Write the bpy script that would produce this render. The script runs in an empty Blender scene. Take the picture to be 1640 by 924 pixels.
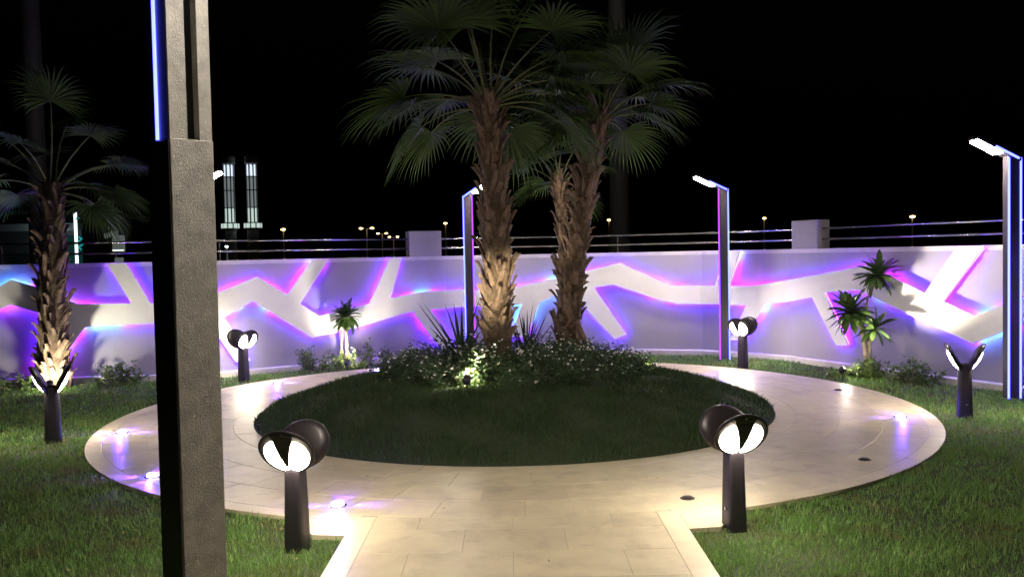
import bpy, bmesh, math, random
import numpy as np
from mathutils import Vector, Matrix
from mathutils.geometry import delaunay_2d_cdt
random.seed(7); rng = np.random.default_rng(7)
R = math.radians; PI = math.pi
scene = bpy.context.scene
C = scene.collection

# ---------------------------------------------------------------- camera, sky, exposure
EYE = 1.7
cam_d = bpy.data.cameras.new('camera'); cam = bpy.data.objects.new('camera', cam_d); C.objects.link(cam)
cam_d.sensor_width = 36.0; cam_d.lens = 31.39; cam_d.clip_start = .05; cam_d.clip_end = 2000
cam.matrix_world = Matrix.Translation((0, 0, EYE)) @ Matrix.Rotation(R(90) - math.atan(54/1430), 4, 'X') @ Matrix.Rotation(-.02, 4, 'Z')
scene.camera = cam
world = bpy.data.worlds.new('World'); scene.world = world; world.use_nodes = True
wn = world.node_tree.nodes; wl = world.node_tree.links
sky = wn.new('ShaderNodeTexSky'); sky.sky_type = 'NISHITA'; sky.sun_disc = False
sky.sun_elevation = R(-4); sky.sun_rotation = R(150)
wl.new(sky.outputs[0], wn['Background'].inputs[0]); wn['Background'].inputs[1].default_value = .012
moon_d = bpy.data.lights.new('moon', 'SUN'); moon_d.energy = .004; moon_d.angle = R(.5); moon_d.color = (.8, .88, 1)
moon = bpy.data.objects.new('moon', moon_d); C.objects.link(moon); moon.rotation_euler = (R(40), 0, R(150))
scene.view_settings.view_transform = 'Standard'; scene.view_settings.look = 'None'
scene.view_settings.exposure = 1.0; scene.view_settings.gamma = 1.0; scene.view_settings.use_curve_mapping = False
scene.render.engine = 'CYCLES'
cy = scene.cycles
cy.use_denoising = True; cy.use_light_tree = True; cy.max_bounces = 6; cy.diffuse_bounces = 3; cy.glossy_bounces = 3
cy.sample_clamp_indirect = 4.0; cy.sample_clamp_direct = 0; cy.caustics_reflective = False; cy.caustics_refractive = False

# ---------------------------------------------------------------- helpers
class MB:
    """collects shapes for one mesh"""
    def __init__(s): s.v = []; s.f = []; s.m = []; s.mi = 0
    def add(s, vs, fs):
        o = len(s.v); s.v += [tuple(p) for p in vs]; s.f += [tuple(i+o for i in q) for q in fs]; s.m += [s.mi]*len(fs); return s
    def box(s, c, d, rot=None, taper=1.0):
        x, y, z = (k/2 for k in d); vs = []
        for (a, b, k) in ((-1,-1,-1),(1,-1,-1),(1,1,-1),(-1,1,-1),(-1,-1,1),(1,-1,1),(1,1,1),(-1,1,1)):
            t = taper if k > 0 else 1
            p = Vector((a*x*t, b*y*t, k*z))
            if rot is not None: p = rot @ p
            vs.append(p + Vector(c))
        return s.add(vs, [(0,3,2,1),(4,5,6,7),(0,1,5,4),(1,2,6,5),(2,3,7,6),(3,0,4,7)])
    def tube(s, pts, rad, n=10, cap=True, jit=0):
        pts = [Vector(p) for p in pts]; rad = rad if hasattr(rad, '__len__') else [rad]*len(pts)
        vs = []; ref = None
        for i, p in enumerate(pts):
            t = (pts[min(i+1, len(pts)-1)] - pts[max(i-1, 0)]).normalized()
            if ref is None: ref = t.cross(Vector((0,1,0)) if abs(t.y) < .9 else Vector((1,0,0))).normalized()
            ref = (ref - t*ref.dot(t)).normalized(); b = t.cross(ref)
            for k in range(n):
                a = 2*PI*k/n; r = rad[i]*(1 + (random.uniform(-jit, jit) if jit else 0))
                vs.append(p + (ref*math.cos(a) + b*math.sin(a))*r)
        fs = [(i*n+k, i*n+(k+1)%n, (i+1)*n+(k+1)%n, (i+1)*n+k) for i in range(len(pts)-1) for k in range(n)]
        if cap: fs += [tuple(reversed(range(n))), tuple(range((len(pts)-1)*n, len(pts)*n))]
        return s.add(vs, fs)
    def lathe(s, prof, n=24, M=None):
        vs = []
        for r, z in prof:
            for k in range(n):
                p = Vector((r*math.cos(2*PI*k/n), r*math.sin(2*PI*k/n), z)); vs.append(M @ p if M is not None else p)
        L = len(prof)
        fs = [(i*n+k, i*n+(k+1)%n, (i+1)*n+(k+1)%n, (i+1)*n+k) for i in range(L-1) for k in range(n)]
        fs += [tuple(reversed(range(n))), tuple(range((L-1)*n, L*n))]
        return s.add(vs, fs)
    def mesh(s, name, smooth=False):
        me = bpy.data.meshes.new(name); me.from_pydata(s.v, [], s.f)
        if any(s.m): me.polygons.foreach_set('material_index', s.m)
        if smooth: me.polygons.foreach_set('use_smooth', [True]*len(me.polygons))
        me.update(); return me
def link(o, parent=None, loc=None, rot=None):
    C.objects.link(o)
    if parent is not None: o.parent = parent
    if loc is not None: o.location = loc
    if rot is not None: o.rotation_euler = rot
    return o
def obj(name, mb, mat, parent=None, loc=None, rot=None, smooth=False, bevel=0):
    me = mb.mesh(name, smooth) if isinstance(mb, MB) else mb
    if not me.materials:
        for m in (mat if isinstance(mat, (list, tuple)) else [mat]): me.materials.append(m)
    if bevel:
        bm = bmesh.new(); bm.from_mesh(me)
        bmesh.ops.bevel(bm, geom=[e for e in bm.edges if len(e.link_faces) == 2 and e.calc_face_angle(0) > .6], offset=bevel, segments=2, affect='EDGES', profile=.7)
        bm.to_mesh(me); bm.free()
    return link(bpy.data.objects.new(name, me), parent, loc, rot)
def tag(o, label=None, cat=None, group=None, kind=None):
    if label: o['label'] = label
    if cat: o['category'] = cat
    if group: o['group'] = group
    if kind: o['kind'] = kind
    return o
def thing(name, label, cat, loc=(0,0,0), rz=0, group=None):
    o = bpy.data.objects.new(name, None); link(o, None, loc, (0,0,rz)); o.empty_display_size = .1
    return tag(o, label, cat, group)
def lamp(kind, parent, loc, energy, color, **kw):
    d = bpy.data.lights.new('lamp_light', kind); d.energy = energy; d.color = color
    tgt = kw.pop('aim', None)
    for k, v in kw.items(): setattr(d, k, v)
    o = link(bpy.data.objects.new('lamp_light', d), parent, loc)
    if tgt is not None: o.rotation_euler = (Vector(tgt)-Vector(loc)).to_track_quat('-Z', 'Y').to_euler()
    return o

# ---------------------------------------------------------------- materials
MAT = {}
def mat(name, col, rough=.6, metal=0, var=None, vscale=8, bump=0, bscale=40, rnd=0, island=0, emit=None, estr=0, coat=0, spec=.5, trans=0, var2=None, v2scale=60, v2=(.55,.7)):
    m = bpy.data.materials.new(name); m.use_nodes = True; nt = m.node_tree; N = nt.nodes; K = nt.links
    b = N['Principled BSDF']; b.inputs['Roughness'].default_value = rough; b.inputs['Metallic'].default_value = metal
    b.inputs['Specular IOR Level'].default_value = spec; b.inputs['Coat Weight'].default_value = coat
    tc = N.new('ShaderNodeTexCoord'); src = None
    def rgb(c):
        n = N.new('ShaderNodeRGB'); n.outputs[0].default_value = (*c, 1); return n.outputs[0]
    cur = rgb(col)
    def mix(fac, a, bb, blend='MIX'):
        n = N.new('ShaderNodeMix'); n.data_type = 'RGBA'; n.blend_type = blend
        if isinstance(fac, (int, float)): n.inputs[0].default_value = fac
        else: K.new(fac, n.inputs[0])
        K.new(a, n.inputs[6]); K.new(bb, n.inputs[7]); return n.outputs[2]
    def noise(sc, det=6, vec=None):
        n = N.new('ShaderNodeTexNoise'); n.inputs['Scale'].default_value = sc; n.inputs['Detail'].default_value = det
        n.inputs['Roughness'].default_value = .62
        K.new(vec or tc.outputs['Object'], n.inputs['Vector']); return n.outputs['Fac']
    def ramp(x, a, bb):
        n = N.new('ShaderNodeMapRange'); n.inputs[1].default_value = a; n.inputs[2].default_value = bb; K.new(x, n.inputs[0]); return n.outputs[0]
    geo = N.new('ShaderNodeNewGeometry')
    if var is not None: cur = mix(ramp(noise(vscale, vec=geo.outputs['Position']), .35, .65), cur, rgb(var))
    if var2 is not None: cur = mix(ramp(noise(v2scale, vec=geo.outputs['Position']), *v2), cur, rgb(var2))
    if rnd or island:
        oi = N.new('ShaderNodeObjectInfo'); s = oi.outputs['Random'] if rnd else geo.outputs['Random Per Island']
        n = N.new('ShaderNodeHueSaturation'); mr = N.new('ShaderNodeMapRange'); K.new(s, mr.inputs[0])
        q = rnd or island; mr.inputs[3].default_value = 1-q; mr.inputs[4].default_value = 1+q
        K.new(mr.outputs[0], n.inputs['Value']); K.new(cur, n.inputs['Color']); cur = n.outputs[0]
    K.new(cur, b.inputs['Base Color'])
    if bump:
        bn = N.new('ShaderNodeBump'); bn.inputs['Strength'].default_value = bump; bn.inputs['Distance'].default_value = .02
        K.new(noise(bscale, 8, geo.outputs['Position']), bn.inputs['Height']); K.new(bn.outputs[0], b.inputs['Normal'])
    if emit is not None:
        b.inputs['Emission Color'].default_value = (*emit, 1); b.inputs['Emission Strength'].default_value = estr
    if trans:
        t = N.new('ShaderNodeBsdfTranslucent'); K.new(cur, t.inputs[0]); ms = N.new('ShaderNodeMixShader'); ms.inputs[0].default_value = trans
        K.new(b.outputs[0], ms.inputs[1]); K.new(t.outputs[0], ms.inputs[2]); K.new(ms.outputs[0], N['Material Output'].inputs[0])
    MAT[name] = m; return m
def glow(name, col, st):
    m = bpy.data.materials.new(name); m.use_nodes = True; N = m.node_tree.nodes; N.remove(N['Principled BSDF'])
    e = N.new('ShaderNodeEmission'); e.inputs[0].default_value = (*col, 1); e.inputs[1].default_value = st
    m.node_tree.links.new(e.outputs[0], N['Material Output'].inputs[0]); MAT[name] = m; return m

mat('wall_paint', (.285,.268,.305), .75, var=(.255,.24,.275), vscale=1.6, var2=(.215,.203,.23), v2scale=.9, v2=(.52,.75), bump=.12, bscale=160)
mat('relief_paint', (.82,.80,.83), .55, var=(.76,.74,.78), vscale=2, bump=.05, bscale=120)
mat('coping', (.50,.47,.49), .7, var=(.42,.40,.42), vscale=5)
mat('slab', (.53,.458,.325), .42, var=(.44,.375,.265), vscale=3.5, bump=.14, bscale=55, rnd=.085, var2=(.35,.295,.21), v2scale=5, v2=(.50,.74))
mat('border_stone', (.55,.475,.352), .45, var=(.475,.405,.298), vscale=5, bump=.10, bscale=60, rnd=.06)
mat('mortar', (.42,.365,.285), .9, var=(.34,.295,.23), vscale=20)
mat('soil', (.018,.030,.011), .95, var=(.024,.034,.013), vscale=6, bump=.5, bscale=30)
mat('turf', (.022,.042,.010), .95, var=(.035,.045,.014), vscale=3, bump=.6, bscale=60)
mat('far_ground', (.03,.028,.026), .9, var=(.02,.02,.02), vscale=.2)
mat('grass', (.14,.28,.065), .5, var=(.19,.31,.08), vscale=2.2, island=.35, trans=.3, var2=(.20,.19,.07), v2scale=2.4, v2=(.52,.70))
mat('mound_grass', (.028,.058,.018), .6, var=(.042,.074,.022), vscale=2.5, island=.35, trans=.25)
mat('black_metal', (.042,.034,.044), .42, metal=.2, var=(.04,.033,.038), vscale=30, bump=.05, bscale=300)
mat('bollard_coat', (.024,.019,.026), .42, metal=.2, bump=.05, bscale=300)
mat('bronze_metal', (.036,.028,.031), .40, metal=.3, bump=.05, bscale=300)
mat('granite_coat', (.46,.44,.40), .5, var=(.32,.305,.28), vscale=14, bump=.35, bscale=160, var2=(.68,.63,.54), v2scale=70, v2=(.60,.70))
mat('steel', (.62,.62,.64), .25, metal=1)
mat('trunk', (.13,.088,.058), .9, var=(.06,.036,.02), vscale=14, bump=1, bscale=45)
mat('boot', (.205,.135,.09), .85, var=(.095,.06,.04), vscale=18, bump=.6, bscale=90, rnd=.45)
mat('frond', (.056,.108,.020), .55, var=(.078,.13,.026), vscale=3, island=.25, trans=.3)
mat('petiole', (.085,.115,.035), .55, var=(.12,.12,.045), vscale=9)
mat('leaf', (.075,.13,.03), .4, var=(.11,.17,.04), vscale=12, island=.3, trans=.25)
mat('leaf_big', (.075,.13,.035), .35, rnd=.35, trans=.25)
mat('dark_leaf', (.022,.045,.02), .4, rnd=.3, trans=.15)
mat('bed_leaf', (.028,.058,.02), .45, var=(.045,.08,.03), vscale=9, island=.45, trans=.2)
mat('petal', (.75,.72,.66), .6, island=.15, trans=.2)
mat('bark', (.36,.30,.22), .8, var=(.25,.20,.14), vscale=20, bump=.5, bscale=70)
mat('wood', (.27,.18,.12), .8, var=(.13,.085,.055), vscale=12, bump=.4, bscale=60)
mat('dark_wall', (.035,.04,.045), .8)
mat('fascia', (.30,.36,.38), .6)
mat('mast', (.34,.34,.35), .6, metal=.2)
mat('stone_white', (.55,.56,.56), .8)
mat('rubber', (.02,.02,.02), .6)
WARM = (1.0, .84, .56)
glow('lens', (1.0,.88,.66), 66)
glow('pole_lens', (1.0,.90,.76), 200)
glow('led_blue', (.07,.085,1.0), 5.0)
glow('led_violet', (.22,.035,1.0), 2.0)
glow('marker_led', (.10,.075,1.0), 110)
glow('spot_lens', (1.0,.93,.60), 60)
glow('sodium', (1.0,.62,.22), 9)
glow('cool_lamp', (.85,.95,1.0), 9)

def led_wall_material():
    m = bpy.data.materials.new('led_wall'); m.use_nodes = True; N = m.node_tree.nodes; K = m.node_tree.links; N.remove(N['Principled BSDF'])
    g = N.new('ShaderNodeNewGeometry'); n = N.new('ShaderNodeTexNoise'); n.inputs['Scale'].default_value = 1.1; n.inputs['Detail'].default_value = 1.0
    K.new(g.outputs['Position'], n.inputs['Vector'])
    r = N.new('ShaderNodeValToRGB'); K.new(n.outputs['Fac'], r.inputs[0]); e = r.color_ramp.elements
    e[0].position = .38; e[0].color = (.09,.012,1,1); e[1].position = .53; e[1].color = (.15,.014,1,1)
    for p, c in ((.585,(.50,.014,1)), (.62,(.30,.03,1)), (.66,(.09,.36,1.1)), (.70,(.08,.40,1.1)), (.75,(.15,.014,1))):
        q = e.new(p); q.color = (*c,1)
    em = N.new('ShaderNodeEmission'); K.new(r.outputs[0], em.inputs[0]); em.inputs[1].default_value = 50
    K.new(em.outputs[0], N['Material Output'].inputs[0]); MAT['led_wall'] = m
led_wall_material()

# ---------------------------------------------------------------- layout constants (metres; camera stands at the origin, looks along +Y)
CX, CY = 0.0, 9.75            # centre of the round path
R_OUT, R_IN = 4.263, 2.753
WV = [(-10.4,12.45),(-4.5,12.8),(-1.55,14.75),(-1.1,14.92),(1.2,15.15),(3.1,14.55),(3.85,13.92),(4.2,13.5),(5.72,10.3),(7.8,5.9)]
WH = 1.70
WVv = [Vector((x, y, 0)) for x, y in WV]
WL = [(WVv[i+1]-WVv[i]).length for i in range(len(WV)-1)]
WS = [0]
for l in WL: WS.append(WS[-1]+l)
WN = [Vector(((WVv[i+1]-WVv[i]).y, -(WVv[i+1]-WVv[i]).x, 0)).normalized() for i in range(len(WL))]
def mitre(i):
    if i == 0: return WN[0]
    if i == len(WV)-1: return WN[-1]
    a, b = WN[i-1], WN[i]; h = (a+b).normalized(); return h/h.dot(a)
WM = [mitre(i) for i in range(len(WV))]
def wpt(s, z, off):
    """point on the wall: distance along it, height, distance out of its face"""
    k = 0
    while k < len(WL)-1 and s > WS[k+1]: k += 1
    u = (s-WS[k])/WL[k]
    p = WVv[k].lerp(WVv[k+1], u) + WM[k].lerp(WM[k+1], u)*off
    return Vector((p.x, p.y, z))
wx = np.array([p[0] for p in WV]); wy = np.array([p[1] for p in WV])
def mound_z(x, y):
    r = np.hypot(x-CX, y-CY)/R_IN
    return np.where(r < 1, .04 + .36*np.clip(1-r**3.4, 0, 1), 0)

# ---------------------------------------------------------------- ground
def sheet(name, pts, z, m, kind='structure', parent=None):
    mb = MB(); mb.add([(x, y, z) for x, y in pts], [tuple(range(len(pts)))])
    o = obj(name, mb, MAT[m], parent)
    if kind: o['kind'] = kind
    return o
sheet('ground', [(-700,-60),(700,-60),(700,900),(-700,900)], -.03, 'far_ground')
sheet('lawn', [(-10.3,-3)] + [(p.x, p.y) for p in [WVv[i] + WM[i]*-.05 for i in range(len(WV))]] + [(9.5,2.2),(9.5,-3)], 0, 'turf')

# mound inside the ring
mb = MB(); nr, na = 20, 72; vs = []
for i in range(nr+1):
    r = R_IN*i/nr
    for k in range(na):
        a = 2*PI*k/na; x, y = CX+r*math.cos(a), CY+r*math.sin(a)
        z = float(mound_z(np.array(x), np.array(y))) if i < nr else .03
        vs.append((x, y, z + (0 if i == nr else .018*math.sin(7*x+3*y)*math.cos(5*y-2*x)*min(1,(nr-i)/3))))
mb.add(vs, [(i*na+k, (i+1)*na+k, (i+1)*na+(k+1)%na, i*na+(k+1)%na) for i in range(nr) for k in range(na)])
mound = obj('garden_mound', mb, MAT['soil'], smooth=True); mound['kind'] = 'structure'

# path: mortar bed, then every slab a piece of its own
mb = MB(); na = 128
vs = [(CX+r*math.cos(2*PI*k/na), CY+r*math.sin(2*PI*k/na), z) for (r, z) in ((R_IN-.02,.0280),(R_OUT-.004,.0280),(R_OUT-.004,-.02)) for k in range(na)]
mb.add(vs, [(k, na+k, na+(k+1)%na, (k+1)%na) for k in range(na)] + [(na+k, 2*na+k, 2*na+(k+1)%na, na+(k+1)%na) for k in range(na)])
EW = 1.04
mb.add([(-EW+.004,-2.5,.0274),(EW-.004,-2.5,.0274),(EW-.004,5.75,.0274),(-EW+.004,5.75,.0274)], [(0,1,2,3)])
path = obj('garden_path', mb, MAT['mortar']); path['kind'] = 'structure'
JO = .0013
def sector(r0, r1, da, h=.030, seg=5, ch=.002):
    """one annular slab lying along +X, with a worn arris"""
    mb = MB(); g0, g1 = JO/r0, JO/r1; rings = []
    for (ins, z) in ((0,.008),(0,h-ch),(ch,h)):
        row = []
        for k in range(seg+1):
            t = k/seg
            row.append([(r0+JO+ins), -da/2+g0+ins/r0 + (da-2*g0-2*ins/r0)*t, z])
        for k in range(seg+1):
            t = 1-k/seg
            row.append([(r1-JO-ins), -da/2+g1+ins/r1 + (da-2*g1-2*ins/r1)*t, z])
        rings.append([(r*math.cos(a), r*math.sin(a), z) for r, a, z in row])
    n = len(rings[0]); mb.add([p for r in rings for p in r],
        [(i*n+k, (i+1)*n+k, (i+1)*n+(k+1)%n, i*n+(k+1)%n)[::-1] for i in range(2) for k in range(n)] +
        [(2*n+k, 2*n+k+1, 2*n+n-2-k, 2*n+n-1-k)[::-1] for k in range(seg)])
    return mb
ent = math.asin(EW/R_OUT)
def ring(name, r0, r1, n, m, off, skip=False, h=.030):
    me = sector(r0, r1, 2*PI/n, h).mesh(name); me.materials.append(MAT[m])
    for k in range(n):
        a = 2*PI*(k+off)/n
        d = abs((a+PI/2+PI) % (2*PI) - PI)
        if skip and d < ent - PI/n*.5: continue
        o = link(bpy.data.objects.new(name, me), path, (CX, CY, random.uniform(-.0005,.0005)), (0, 0, a))
ring('border_stone', R_IN, 2.95, 36, 'border_stone', .0, h=.031)
ring('slab', 2.95, 3.35, 34, 'slab', .2)
ring('slab', 3.35, 3.74, 38, 'slab', .6)
ring('slab', 3.74, 4.12, 42, 'slab', .1)
ring('border_stone', 4.12, R_OUT, 52, 'border_stone', .5, skip=True, h=.030)
def slab_rect(name, x0, x1, y0, y1, m, arc=False, h=.030):
    mb = MB(); n = 6; ch = .002; rows = []
    for ins, z in ((0,.008),(0,h-ch),(ch,h)):
        a = [(x0+JO+ins+(x1-x0-2*JO-2*ins)*k/n, y0+JO+ins, z) for k in range(n+1)]
        top = []
        for k in range(n+1):
            x = x1-JO-ins-(x1-x0-2*JO-2*ins)*k/n
            yy = y1 if not arc else CY-math.sqrt(4.12**2-x*x)
            top.append((x, yy-JO-ins, z))
        rows.append(a+top)
    q = len(rows[0])
    mb.add([p for r in rows for p in r], [(i*q+k, i*q+(k+1)%q, (i+1)*q+(k+1)%q, (i+1)*q+k) for i in range(2) for k in range(q)] +
           [(2*q+k, 2*q+k+1, 2*q+q-2-k, 2*q+q-1-k) for k in range(n)])
    o = obj(name, mb, MAT[m], path); o.location.z = random.uniform(-.0005,.0005)
ys = [5.40 - .42*k for k in range(15)]
for r, y in enumerate(ys):
    cuts = [-.90] + ([-.31,.29] if r % 2 else [-.61,-.02,.60]) + [.90]
    for a, b in zip(cuts[:-1], cuts[1:]): slab_rect('slab', a, b, y-.42 if r else y, 5.7 if r == 0 else y, 'slab', arc=(r == 0)) if r == 0 else slab_rect('slab', a, b, y, y+.42, 'slab')
for sx in (-1, 1):
    for k in range(9):
        y1 = 5.70 - .62*k
        slab_rect('border_stone', min(sx*.90, sx*EW), max(sx*.90, sx*EW), y1-.62, y1, 'border_stone', h=.031)

for sx in (-1, 1):
    q = [(1.042,5.33),(1.24,5.355),(1.36,5.55),(1.50,5.765),(1.27,5.69),(1.042,5.62)]; q = [(sx*x, y) for x, y in q]
    if sx < 0: q = q[::-1]
    mb = MB(); n = len(q); mb.add([(x,y,.0) for x,y in q]+[(x,y,.0296) for x,y in q], [(k,(k+1)%n,n+(k+1)%n,n+k) for k in range(n)]+[tuple(range(n,2*n))]); obj('border_stone', mb, MAT['border_stone'], path)

# ---------------------------------------------------------------- grass
def blades(name, P, Z, H, W, m, kind_label, cat, lean=.5):
    n = len(P); a = rng.uniform(0, 2*PI, n); dx, dy = np.cos(a), np.sin(a)
    la = rng.uniform(0, 2*PI, n); lm = rng.uniform(.1, lean, n)*H
    lx, ly = np.cos(la)*lm, np.sin(la)*lm
    v = np.zeros((n, 5, 3))
    v[:,0,0] = P[:,0]-dx*W/2; v[:,0,1] = P[:,1]-dy*W/2; v[:,0,2] = Z-.005
    v[:,1,0] = P[:,0]+dx*W/2; v[:,1,1] = P[:,1]+dy*W/2; v[:,1,2] = Z-.005
    v[:,2,0] = P[:,0]+lx*.35-dx*W*.35; v[:,2,1] = P[:,1]+ly*.35-dy*W*.35; v[:,2,2] = Z+H*.6
    v[:,3,0] = P[:,0]+lx*.35+dx*W*.35; v[:,3,1] = P[:,1]+ly*.35+dy*W*.35; v[:,3,2] = Z+H*.6
    v[:,4,0] = P[:,0]+lx; v[:,4,1] = P[:,1]+ly; v[:,4,2] = Z+H
    me = bpy.data.meshes.new(name); me.vertices.add(n*5); me.vertices.foreach_set('co', v.ravel())
    b = (np.arange(n)*5)[:,None]
    loops = np.concatenate([b+[0,1,3,2], b+[2,3,4]], 1).ravel().astype(np.int32)
    me.loops.add(n*7); me.loops.foreach_set('vertex_index', loops)
    st = (np.arange(n)*7)[:,None] + [0,4]; tot = np.tile([4,3], n)
    me.polygons.add(n*2); me.polygons.foreach_set('loop_start', st.ravel().astype(np.int32)); me.polygons.foreach_set('loop_total', tot.astype(np.int32))
    me.update(calc_edges=True); me.materials.append(MAT[m])
    o = link(bpy.data.objects.new(name, me)); return tag(o, kind_label, cat, kind='stuff')
def scatter(x0, x1, y0, y1, dens):
    n = int((x1-x0)*(y1-y0)*dens); return np.stack([rng.uniform(x0, x1, n), rng.uniform(y0, y1, n)], 1)
def lawn_ok(P):
    x, y = P[:,0], P[:,1]
    inw = (y < np.interp(x, wx, wy) - .10) & ((y > 13.2) | (x < np.interp(-y, -wy[6:], wx[6:]) - .12))
    rr = np.hypot(x-CX, y-CY)
    return inw & (rr > R_OUT + rng.uniform(-.012,.03,len(x))) & ~((np.abs(x) < EW + rng.uniform(-.008,.03,len(x))) & (y < 5.7)) & ~((np.abs(x) < 1.24 + np.clip((y-5.35)*.62,0,1)) & (y > 5.335) & (y < 5.8))
parts = []
for (a, b, c, d, dens, hh, ww) in ((-4.4,4.4,3.4,5.6,6500,(.022,.046),.0045), (-5.5,5.8,5.6,7.5,4200,(.022,.046),.006), (-7.6,6.5,7.5,10,2200,(.024,.048),.008), (-9.5,6,10,15.2,1300,(.026,.05),.011)):
    P = scatter(a, b, c, d, dens); P = P[lawn_ok(P) & (np.abs(P[:,0]) < P[:,1]*.68+.7)]
    # ragged, clumpy growth
    cl = np.sin(P[:,0]*5.1+np.sin(P[:,1]*3.3)*2)*np.sin(P[:,1]*4.7+1.3)
    keep = rng.uniform(0,1,len(P)) < .72+.28*cl
    P = P[keep]; H = rng.uniform(*hh, len(P))*(1+.25*cl[keep])
    parts.append((P, H, np.full(len(P), ww)*rng.uniform(.7,1.3,len(P))))
P = np.concatenate([p[0] for p in parts]); H = np.concatenate([p[1] for p in parts]); W = np.concatenate([p[2] for p in parts])
blades('lawn_grass', P, 0, H, W, 'grass', 'short green lawn grass around the curved stone path', 'grass', lean=.9)
P = scatter(-2.8, 2.8, 6.9, 12.6, 3900); rr = np.hypot(P[:,0]-CX, P[:,1]-CY)
bed = ((P[:,0]-.02)/1.45)**2 + ((P[:,1]-10.15)/1.36)**2
P = P[(rr < R_IN-.015) & (bed > .8)]
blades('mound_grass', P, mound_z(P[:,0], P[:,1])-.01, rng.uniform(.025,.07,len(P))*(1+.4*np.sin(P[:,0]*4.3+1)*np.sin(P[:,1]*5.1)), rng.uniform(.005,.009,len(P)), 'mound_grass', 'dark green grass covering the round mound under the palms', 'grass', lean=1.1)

# ---------------------------------------------------------------- perimeter wall with its glowing relief
wall = thing('garden_wall', 'white perimeter wall with zigzag branch relief glowing blue and magenta', 'wall', (0,0,0))
def sweep(prof, s0=0, s1=None):
    """closed profile (off, z) swept along the wall"""
    mb = MB(); ss = [s for s in WS]; n = len(prof)
    vs = [wpt(s, z, off) for s in ss for off, z in prof]
    mb.add(vs, [(i*n+k, i*n+(k+1)%n, (i+1)*n+(k+1)%n, (i+1)*n+k) for i in range(len(ss)-1) for k in range(n)] + [tuple(range(n)), tuple(range((len(ss)-1)*n, len(ss)*n))[::-1]])
    return mb
obj('wall_body', sweep([(0,-.05),(0,WH-.06),(-.2,WH-.06),(-.2,-.05)]), MAT['wall_paint'], wall)
obj('coping', sweep([(.006,WH-.06),(.006,WH),(-.206,WH),(-.206,WH-.06)]), MAT['coping'], wall)
obj('plinth', sweep([(.06,-.05),(.06,.075),(.045,.09),(.003,.09),(.003,-.05)]), MAT['coping'], wall)
UP = [(.1,1.2),(1.2,1.45),(2.1,1.15),(2.866,1.308),(3.21,1.414),(3.341,1.49),(3.719,1.368),(4.039,1.211),(4.241,1.127),(4.974,1.123),(4.66,1.695),(4.93,1.695),(5.242,1.121),(5.78,1.091),(6.115,1.211),(6.757,1.452),(7.204,1.166),(7.62,1.695),(7.885,1.695),(7.404,1.025),(7.697,.819),(8.535,.967),(8.915,1.695),(9.127,1.695),(8.908,1.045),(9.495,1.119),(10.001,1.129),(10.198,1.138),(10.604,1.104),(11.034,1.146),(11.871,1.305),(12.448,1.432),(12.905,1.529),(13.593,1.205),(13.715,1.148),(14.50,1.14),(14.73,1.695),(14.97,1.695),(14.77,1.14),(15.162,1.14),(15.7,1.222),(16.196,1.295),(17.209,1.444),(17.344,1.466),(18.247,1.11),(18.72,1.695),(19.08,1.695),(18.519,1.019),(18.939,.864),(19.362,1.023),(20.4,1.45),(21.4,1.1),(22.6,1.3),(23.6,1.1)]
LO = [(.1,.85),(1.2,1.1),(2.1,.8),(2.852,.957),(3.197,1.085),(3.327,1.139),(3.723,1.011),(3.603,.16),(3.843,.16),(4.296,.754),(4.332,.797),(5.284,.827),(5.861,.884),(6.108,.726),(6.405,.22),(6.626,.22),(6.264,.879),(6.69,1.095),(7.267,.701),(7.577,.49),(8.253,.592),(9.102,.767),(9.307,.803),(9.80,.13),(10.08,.13),(9.626,.82),(10.192,.844),(10.807,.849),(11.186,.87),(10.986,.32),(11.26,.312),(11.492,.884),(11.717,.983),(12.026,1.028),(12.78,.257),(12.991,.332),(12.443,1.117),(12.773,1.167),(13.589,.903),(13.853,.84),(14.531,.84),(15.045,.836),(14.752,.273),(14.976,.284),(15.382,.858),(15.935,.928),(16.305,.996),(16.767,.334),(16.996,.353),(16.561,1.068),(16.727,1.086),(17.179,1.129),(17.814,.902),(18.922,.535),(19.37,.729),(20.4,1.15),(21.4,.8),(22.6,1.0),(23.6,.8)]
OUTL = LO + UP[::-1]
POFF, PTH = .10, .022
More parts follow.
